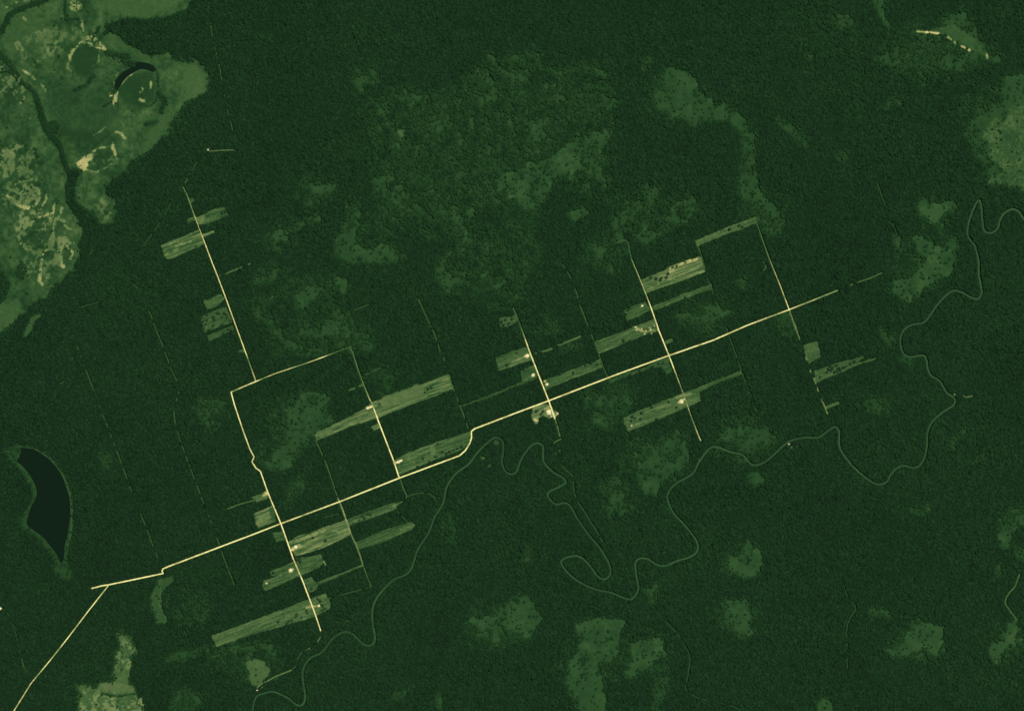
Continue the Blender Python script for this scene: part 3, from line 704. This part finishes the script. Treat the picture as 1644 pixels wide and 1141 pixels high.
def simple_mat(name, rgb, rough=.8, var=.15, size=3.0, spec=.2):
    m, nt, p = nodes_mat(name, rough, spec)
    no = nt.nodes.new('ShaderNodeTexNoise'); no.inputs['Scale'].default_value = 1 / size; no.inputs['Detail'].default_value = 4
    tc = nt.nodes.new('ShaderNodeTexCoord'); nt.links.new(tc.outputs['Object'], no.inputs['Vector'])
    cr = nt.nodes.new('ShaderNodeValToRGB')
    cr.color_ramp.elements[0].position = .3; cr.color_ramp.elements[1].position = .7
    cr.color_ramp.elements[0].color = tuple(c * (1 - var) for c in rgb) + (1,)
    cr.color_ramp.elements[1].color = tuple(min(1, c * (1 + var)) for c in rgb) + (1,)
    nt.links.new(no.outputs['Fac'], cr.inputs[0]); nt.links.new(cr.outputs[0], p.inputs['Base Color'])
    return m


MAT_LEAF = simple_mat('dark_leaves', (.016, .042, .014), .9, .35, 4)
MAT_BARK = simple_mat('bark', (.12, .09, .06), .95, .3, 1)
MAT_ROOF = simple_mat('weathered_metal_roof', (.78, .70, .50), .5, .1, 2)
MAT_ROOF2 = simple_mat('rusty_metal_roof', (.60, .46, .30), .6, .2, 2)
MAT_WALL = simple_mat('plank_wall', (.42, .36, .26), .9, .2, 1)
MAT_DOOR = simple_mat('plank_door', (.16, .10, .06), .9, .2, 1)
MAT_GLASS = simple_mat('window_pane', (.05, .06, .07), .2, .1, 1, .5)


# ------------------------------------------------------------------ mesh helpers
def link_mesh(name, verts, faces, mat, parent=None, rgba=None, quads=True, smooth_=False):
    me = bpy.data.meshes.new(name)
    verts = np.asarray(verts, np.float32)
    if quads:
        faces = np.asarray(faces, np.int32)
        nf, k = faces.shape
        me.vertices.add(len(verts)); me.vertices.foreach_set('co', verts.ravel())
        me.loops.add(nf * k); me.loops.foreach_set('vertex_index', faces.ravel())
        me.polygons.add(nf)
        me.polygons.foreach_set('loop_start', np.arange(0, nf * k, k, dtype=np.int32))
        me.polygons.foreach_set('loop_total', np.full(nf, k, np.int32))
        me.update(calc_edges=True)
    else:
        me.from_pydata([tuple(v) for v in verts], [], faces)
        me.update()
    if rgba is not None:
        at = me.attributes.new('tint', 'FLOAT_COLOR', 'POINT')
        at.data.foreach_set('color', np.asarray(rgba, np.float32).ravel())
    me.materials.append(mat)
    me.polygons.foreach_set('use_smooth', np.full(len(me.polygons), smooth_, bool))
    o = bpy.data.objects.new(name, me)
    COL.objects.link(o)
    if parent:
        o.parent = parent
    return o


def tag(o, label=None, cat=None, group=None, kind=None):
    if label: o['label'] = label
    if cat: o['category'] = cat
    if group: o['group'] = group
    if kind: o['kind'] = kind
    return o


def wx(x): return (x - CX) * M
def wy(y): return (CY - y) * M


VERT = np.stack([wx(PX), wy(PY), Z], -1).reshape(-1, 3)
VRGB = RGBA.reshape(-1, 4)
idx = np.arange(H * W, dtype=np.int32).reshape(H, W)
F4 = np.stack([idx[1:, :-1], idx[1:, 1:], idx[:-1, 1:], idx[:-1, :-1]], -1).reshape(-1, 4)
ft = (is_tree[1:, :-1] | is_tree[1:, 1:] | is_tree[:-1, 1:] | is_tree[:-1, :-1]).ravel()
fc = CLS[:-1, :-1].ravel().copy()
fc[ft] = 0
fc[(~ft) & (fc == 0)] = 1


def sub(mask):
    f = F4[mask]
    u, inv = np.unique(f.ravel(), return_inverse=True)
    return VERT[u], inv.reshape(-1, 4).astype(np.int32), VRGB[u]


def ring_grid(x0, x1, y0, y1, step, zf, tf, seed):
    r = np.random.default_rng(seed)
    xs = np.arange(x0, x1 + step * .5, step); ys = np.arange(y0, y1 + step * .5, step)
    X, Y = np.meshgrid(xs, ys)
    z = zf(r, X.shape)
    v = np.stack([X, Y, z], -1).reshape(-1, 3)
    i = np.arange(X.size).reshape(X.shape)
    f = np.stack([i[:-1, :-1], i[:-1, 1:], i[1:, 1:], i[1:, :-1]], -1).reshape(-1, 4)
    return v, f, tone_rgba(tf(r, X.shape)).reshape(-1, 4)


# forest, with plainer canopy continuing two kilometres beyond the frame
v, f, c = sub(fc == 0)
X0, X1, Y0, Y1 = wx(-PAD), wx(W - PAD - 1), wy(H - PAD - 1), wy(-PAD)
FAR = 2200
vs, fs, cs = [v], [f], [c]; off = len(v)
for k, (a0, a1, b0, b1) in enumerate([(X0 - FAR, X1 + FAR, Y1, Y1 + FAR), (X0 - FAR, X1 + FAR, Y0 - FAR, Y0), (X0 - FAR, X0, Y0, Y1), (X1, X1 + FAR, Y0, Y1)]):
    v2, f2, c2 = ring_grid(a0, a1, b0, b1, 12, lambda r, s: r.normal(20, 3.5, s), lambda r, s: r.normal(51, 2.5, s), 40 + k)
    vs.append(v2); fs.append(f2 + off); cs.append(c2); off += len(v2)
forest = link_mesh('rainforest', np.concatenate(vs), np.concatenate(fs), MAT_FOREST, rgba=np.concatenate(cs))
tag(forest, 'dense dark green rainforest canopy surrounding the farm clearings', 'forest', kind='stuff')

# ground: big sheet under everything plus the cleared verges
v, f, c = sub(fc == 1)
G = 60000.0
gv = np.array([(-G, -G, -2), (G, -G, -2), (G, G, -2), (-G, G, -2)], np.float32)
ground = link_mesh('ground', np.concatenate([v, gv]), np.concatenate([f, np.array([[0, 1, 2, 3]]) + len(v)]), MAT_GROUND,
                   rgba=np.concatenate([c, tone_rgba(np.full(4, 50.))]))
tag(ground, kind='structure')
v, f, c = sub(fc == 2)
tag(link_mesh('grassland', v, f, MAT_GRASS, rgba=c), kind='structure')
v, f, c = sub(fc == 3)
tag(link_mesh('swamp_scrub', v, f, MAT_MARSH, rgba=c), 'lighter green swamp scrub in patches between the dark forest trees', 'scrub', kind='stuff')
for i, (tn, s, lb, fur, tr) in enumerate(FIELDS):
    m = fc == 10 + i
    if m.sum() == 0:
        continue
    v, f, c = sub(m)
    o = link_mesh('farm_field', v, f, MAT_FIELD, rgba=c)
    tag(o, lb, 'field', 'farm fields cleared along the dirt roads')


# ------------------------------------------------------------------ ribbons
def ribbon(name, P, w, z, mat, tones, wob=0.12, seed=0, hue=(.93, 1, .97)):
    r = np.random.default_rng(seed)
    P = np.asarray(P, float)
    t = np.gradient(P, axis=0)
    t /= np.linalg.norm(t, axis=1)[:, None] + 1e-9
    nrm = np.stack([-t[:, 1], t[:, 0]], 1)
    n = len(P)
    wl = w * (1 + wob * r.uniform(-1, 1, n)); wr = w * (1 + wob * r.uniform(-1, 1, n))
    rows = [P + nrm * (wl / 2)[:, None], P, P - nrm * (wr / 2)[:, None]]
    tones = tones + r.normal(0, 14, n) * np.clip((tones - 90) / 80, 0, 1)
    V = []; C = []
    for k, R in enumerate(rows):
        zz = z + (0.25 if k == 1 else 0.0)
        V.append(np.stack([wx(R[:, 0]), wy(R[:, 1]), np.full(n, zz)], 1))
        C.append(tone_rgba(tones + r.normal(0, 6, n) * np.clip((tones - 60) / 100, 0, 1)))
    V = np.concatenate(V); C = np.concatenate(C)
    a = np.arange(n - 1)
    Fq = []
    for k in (0, 1):
        Fq.append(np.stack([a + k * n, a + 1 + k * n, a + 1 + (k + 1) * n, a + (k + 1) * n], 1))
    C = C * np.array(hue + (1,), np.float32)
    return link_mesh(name, V, np.concatenate(Fq)[:, ::-1], mat, rgba=C)


for k, (P, tn, w, lb) in enumerate(road_paths):
    r = np.random.default_rng(k)
    wave = np.interp(np.arange(len(P)), np.arange(0, len(P) + 6, 6), r.normal(0, 34, len(np.arange(0, len(P) + 6, 6))))
    hi = np.clip((tn - 120) / 80, 0.2, 1)
    o = ribbon('dirt_road', P, w * (0.50 + 0.30 * np.clip((tn - 110) / 110, 0, 1)), 1.4 + .12 * k, MAT_ROAD, np.clip(tn + wave * hi, 60, 250), .16, k)
    tag(o, lb, kind='structure')
for k, (P, tn, w, gate) in enumerate(trail_paths):
    o = ribbon('forest_trail', P, w, 1.0 + .01 * k, MAT_TRAIL, tn, .25, 100 + k)
    tag(o, kind='structure')
nR = len(RIVER_P)
rt = 77 + 4 * np.sin(np.arange(nR) / 17.) + np.interp(np.arange(nR), np.arange(0, nR + 9, 9), np.random.default_rng(5).normal(0, 3.0, len(np.arange(0, nR + 9, 9))))
tag(ribbon('river', RIVER_P, 3.0, 0.6, MAT_RIVER, rt, .22, 77, (.76, 1, .92)), kind='structure')
for nm, P in (('lake', LAKE), ('pond', POND)):
    V = [(wx(x), wy(y), .7) for x, y in P[:-1]]
    o = link_mesh(nm, V, [list(range(len(V)))[::-1]], MAT_LAKE, quads=False)
    tag(o, kind='structure')

# ------------------------------------------------------------------ single trees left standing in the fields
def make_tree(seed):
    r = random.Random(seed)
    root = bpy.data.objects.new('tree', None); COL.objects.link(root)
    h, R = 15.0, 6.2
    V, Fq = [], []

    def tube(p0, p1, r0, r1, n=6):
        b0 = len(V)
        for p, rr in ((p0, r0), (p1, r1)):
            for k in range(n):
                a = 2 * math.pi * k / n
                V.append((p[0] + rr * math.cos(a), p[1] + rr * math.sin(a), p[2]))
        for k in range(n):
            Fq.append((b0 + k, b0 + (k + 1) % n, b0 + n + (k + 1) % n, b0 + n + k))
    tube((0, 0, 0), (0, 0, h * .55), .55, .36); tube((0, 0, h * .55), (.3, .2, h * .85), .36, .15)
    tips = []
    for k in range(7):
        a = 2 * math.pi * k / 7 + r.uniform(-.3, .3); d = r.uniform(.45, .85) * R
        t = (d * math.cos(a), d * math.sin(a), h * r.uniform(.68, .95)); tips.append(t)
        tube((0, 0, h * r.uniform(.45, .6)), t, .22, .07, 5)
    tips += [(0, 0, h), (1, -1, h * .95)]
    link_mesh('trunk', V, Fq, MAT_BARK, root)
    V, Fq = [], []
    for t in tips:
        cr = r.uniform(2.2, 3.2)
        for _ in range(70):
            u = [r.gauss(0, 1) for _ in range(3)]; L = math.sqrt(sum(q * q for q in u)) + 1e-6
            k = cr * r.uniform(.45, 1) / L
            c = (t[0] + u[0] * k, t[1] + u[1] * k, t[2] + u[2] * k * .6)
            s = r.uniform(.7, 1.2); a = r.uniform(0, 6.28); til = r.uniform(-.7, .7)
            e1 = (s * math.cos(a), s * math.sin(a), s * til * .6); e2 = (-s * math.sin(a), s * math.cos(a), s * r.uniform(-.5, .5))
            b0 = len(V)
            for p, q in ((-1, -1), (1, -1), (1, 1), (-1, 1)):
                V.append(tuple(c[m_] + e1[m_] * p + e2[m_] * q for m_ in range(3)))
            Fq.append((b0, b0 + 1, b0 + 2, b0 + 3))
    link_mesh('crown', V, Fq, MAT_LEAF, root)
    return root


protos = [make_tree(k) for k in range(3)]
used = [False] * 3
tr_rng = random.Random(3)
for i, (tn, s, lb, fur, tr) in enumerate(FIELDS):
    P = pts(tr) if tr else []
    for (x, y) in P:
        k = tr_rng.randrange(3)
        if not used[k]:
            used[k] = True; o = protos[k]
        else:
            o = protos[k].copy(); COL.objects.link(o)
            for ch in protos[k].children:
                c = ch.copy(); COL.objects.link(c); c.parent = o
        sc = tr_rng.uniform(1.1, 1.6)
        o.location = (wx(x), wy(y), 0); o.rotation_euler = (0, 0, tr_rng.uniform(0, 6.28)); o.scale = (sc, sc, sc)
        short = lb.split(',')[0].split(' with ')[0]
        words = ('dark tree standing in the ' + short).split()[:16]
        while words[-1] in ('the', 'of', 'to', 'a', 'from', 'on', 'its', 'and', 'at', 'just', 'where'):
            words.pop()
        tag(o, ' '.join(words), 'tree', 'trees in field: ' + short if len(P) > 1 else None)

# ------------------------------------------------------------------ farm buildings
def box_mesh(name, x0, x1, y0, y1, z0, z1, mat, parent):
    V = [(x, y, z) for z in (z0, z1) for y in (y0, y1) for x in (x0, x1)]
    Fq = [(0, 2, 3, 1), (4, 5, 7, 6), (0, 1, 5, 4), (2, 6, 7, 3), (0, 4, 6, 2), (1, 3, 7, 5)]
    return link_mesh(name, V, Fq, mat, parent)


def farmhouse(kind, L, D, hw, roofmat, lb, x, y, rot, group=None):
    root = bpy.data.objects.new(kind, None); COL.objects.link(root)
    root.location = (wx(x), wy(y), .3); root.rotation_euler = (0, 0, rot)
    hr = D * .28
    l, d = L / 2, D / 2
    V = [(-l, -d, 0), (l, -d, 0), (l, d, 0), (-l, d, 0), (-l, -d, hw), (l, -d, hw), (l, d, hw), (-l, d, hw), (-l, 0, hw + hr), (l, 0, hw + hr)]
    link_mesh('wall', V, [(0, 1, 5, 4), (2, 3, 7, 6), (1, 2, 6, 9, 5), (3, 0, 4, 8, 7)], MAT_WALL, root, quads=False)
    e, t = .9, .15
    ol, od = l + e, d + e
    ze = hw - hr * e / d
    R = [(-ol, -od, ze + .05), (ol, -od, ze + .05), (ol, 0, hw + hr + .05), (-ol, 0, hw + hr + .05), (ol, od, ze + .05), (-ol, od, ze + .05)]
    R += [(a, b, c + t) for a, b, c in R]
    Fr = [(6, 7, 8, 9), (9, 8, 10, 11), (0, 3, 2, 1), (3, 5, 4, 2), (0, 1, 7, 6), (4, 5, 11, 10), (1, 2, 8, 7), (2, 4, 10, 8), (3, 0, 6, 9), (5, 3, 9, 11)]
    rf = link_mesh('roof', R, Fr, roofmat, root)
    box_mesh('ridge_cap', -ol, ol, -.3, .3, hw + hr + .12, hw + hr + .3, roofmat, rf)
    box_mesh('door', -.8, .8, -d - .08, -d - .01, 0, 2.2, MAT_DOOR, root)
    for wx_ in (-l * .55, l * .55):
        w = box_mesh('window', wx_ - .7, wx_ + .7, -d - .07, -d - .01, 1.0, 2.1, MAT_DOOR, root)
        box_mesh('pane', wx_ - .55, wx_ + .55, -d - .10, -d - .075, 1.12, 1.98, MAT_GLASS, w)
    tag(root, lb, 'house' if kind == 'farmhouse' else 'barn')
    return root


RD = 0.36
HOUSES = [
    ('barn', 26, 13, 4.5, 0, "long pale barn in the brightest yard of the village clearing", 881, 660.5, RD),
    ('farmhouse', 15, 9, 3, 0, "small pale house south of the long barn in the village clearing", 883, 664, RD + 1.57),
    ('farmhouse', 13, 9, 3, 1, "rusty roofed house beside the road below the village clearing", 885.6, 668, RD),
    ('farmhouse', 12, 8, 3, 1, "small house on the spur east of the village road", 895, 663.5, RD),
    ('farmhouse', 12, 8, 3, 1, "lone shed at the lower west tip of the village clearing", 859.5, 674.5, RD),
    ('farmhouse', 15, 9, 3, 0, "pale house in the yard just northeast of the central crossroads", 878.5, 616.5, RD),
    ('barn', 22, 11, 4, 0, "pale barn at the end of the driveway beside the farm road", 846.5, 571, RD),
    ('farmhouse', 13, 9, 3, 0, "pale house in the small dark green plot west of the farm road", 856, 602, RD),
    ('barn', 20, 12, 4, 0, "pale barn in the bright streaked field below the southwest junction", 475, 877.5, RD),
    ('farmhouse', 15, 10, 3, 0, "pale house in the round yard west of the south road", 466.5, 914, RD + 1.57),
    ('farmhouse', 12, 8, 3, 1, "small house in the far west yard of the patchy field", 428, 936, RD),
    ('farmhouse', 13, 9, 3, 0, "pale house at the end of the driveway near the south road end", 512, 971.8, RD),
    ('barn', 24, 11, 4, 0, "pale barn at the west end of the broad field by the main road", 643, 739.6, RD),
    ('farmhouse', 12, 8, 3, 0, "small pale house between the central road and the barn beside it", 638.5, 742, RD),
    ('farmhouse', 13, 9, 3, 0, "pale house on the short spur west of the central road", 590, 655, RD),
    ('farmhouse', 14, 9, 3, 1, "rusty roofed house on the bare wedge by the southwest road", 428, 792, RD),
    ('farmhouse', 15, 10, 3, 0, "pale house in the yard west of the east farm road", 1094, 645.5, RD),
    ('farmhouse', 12, 9, 3, 1, "rusty shed beside the pale house of the large speckled field", 1098, 641, RD + 1.57),
    ('farmhouse', 9, 7, 3, 1, "tiny hut near the west end of the large speckled field", 1014, 683, RD),
    ('farmhouse', 11, 8, 3, 0, "single white roofed hut in the short green field", 1031, 491, RD),
    ('farmhouse', 12, 8, 3, 0, "lower of two white riverside houses near the bottom edge", 413, 1107, .2),
    ('farmhouse', 10, 7, 3, 0, "upper of two white riverside houses near the bottom edge", 422, 1101, .6),
    ('farmhouse', 12, 8, 3, 1, "isolated hut at the corner of the northwest forest trail", 334, 240.5, 1.5),
    ('farmhouse', 14, 9, 3, 0, "house cut by the left edge of the picture", 1, 976, .9),
    ('farmhouse', 9, 7, 3, 1, "tiny hut in the small clearing south of the river bend", 1266.5, 712.5, .4),
]
for kind, L, D, hw, rm, lb, x, y, rot in HOUSES:
    farmhouse(kind, L, D, hw, (MAT_ROOF, MAT_ROOF2)[rm], lb, x, y, rot)
print('faces', len(F4), 'objects', len(bpy.data.objects))
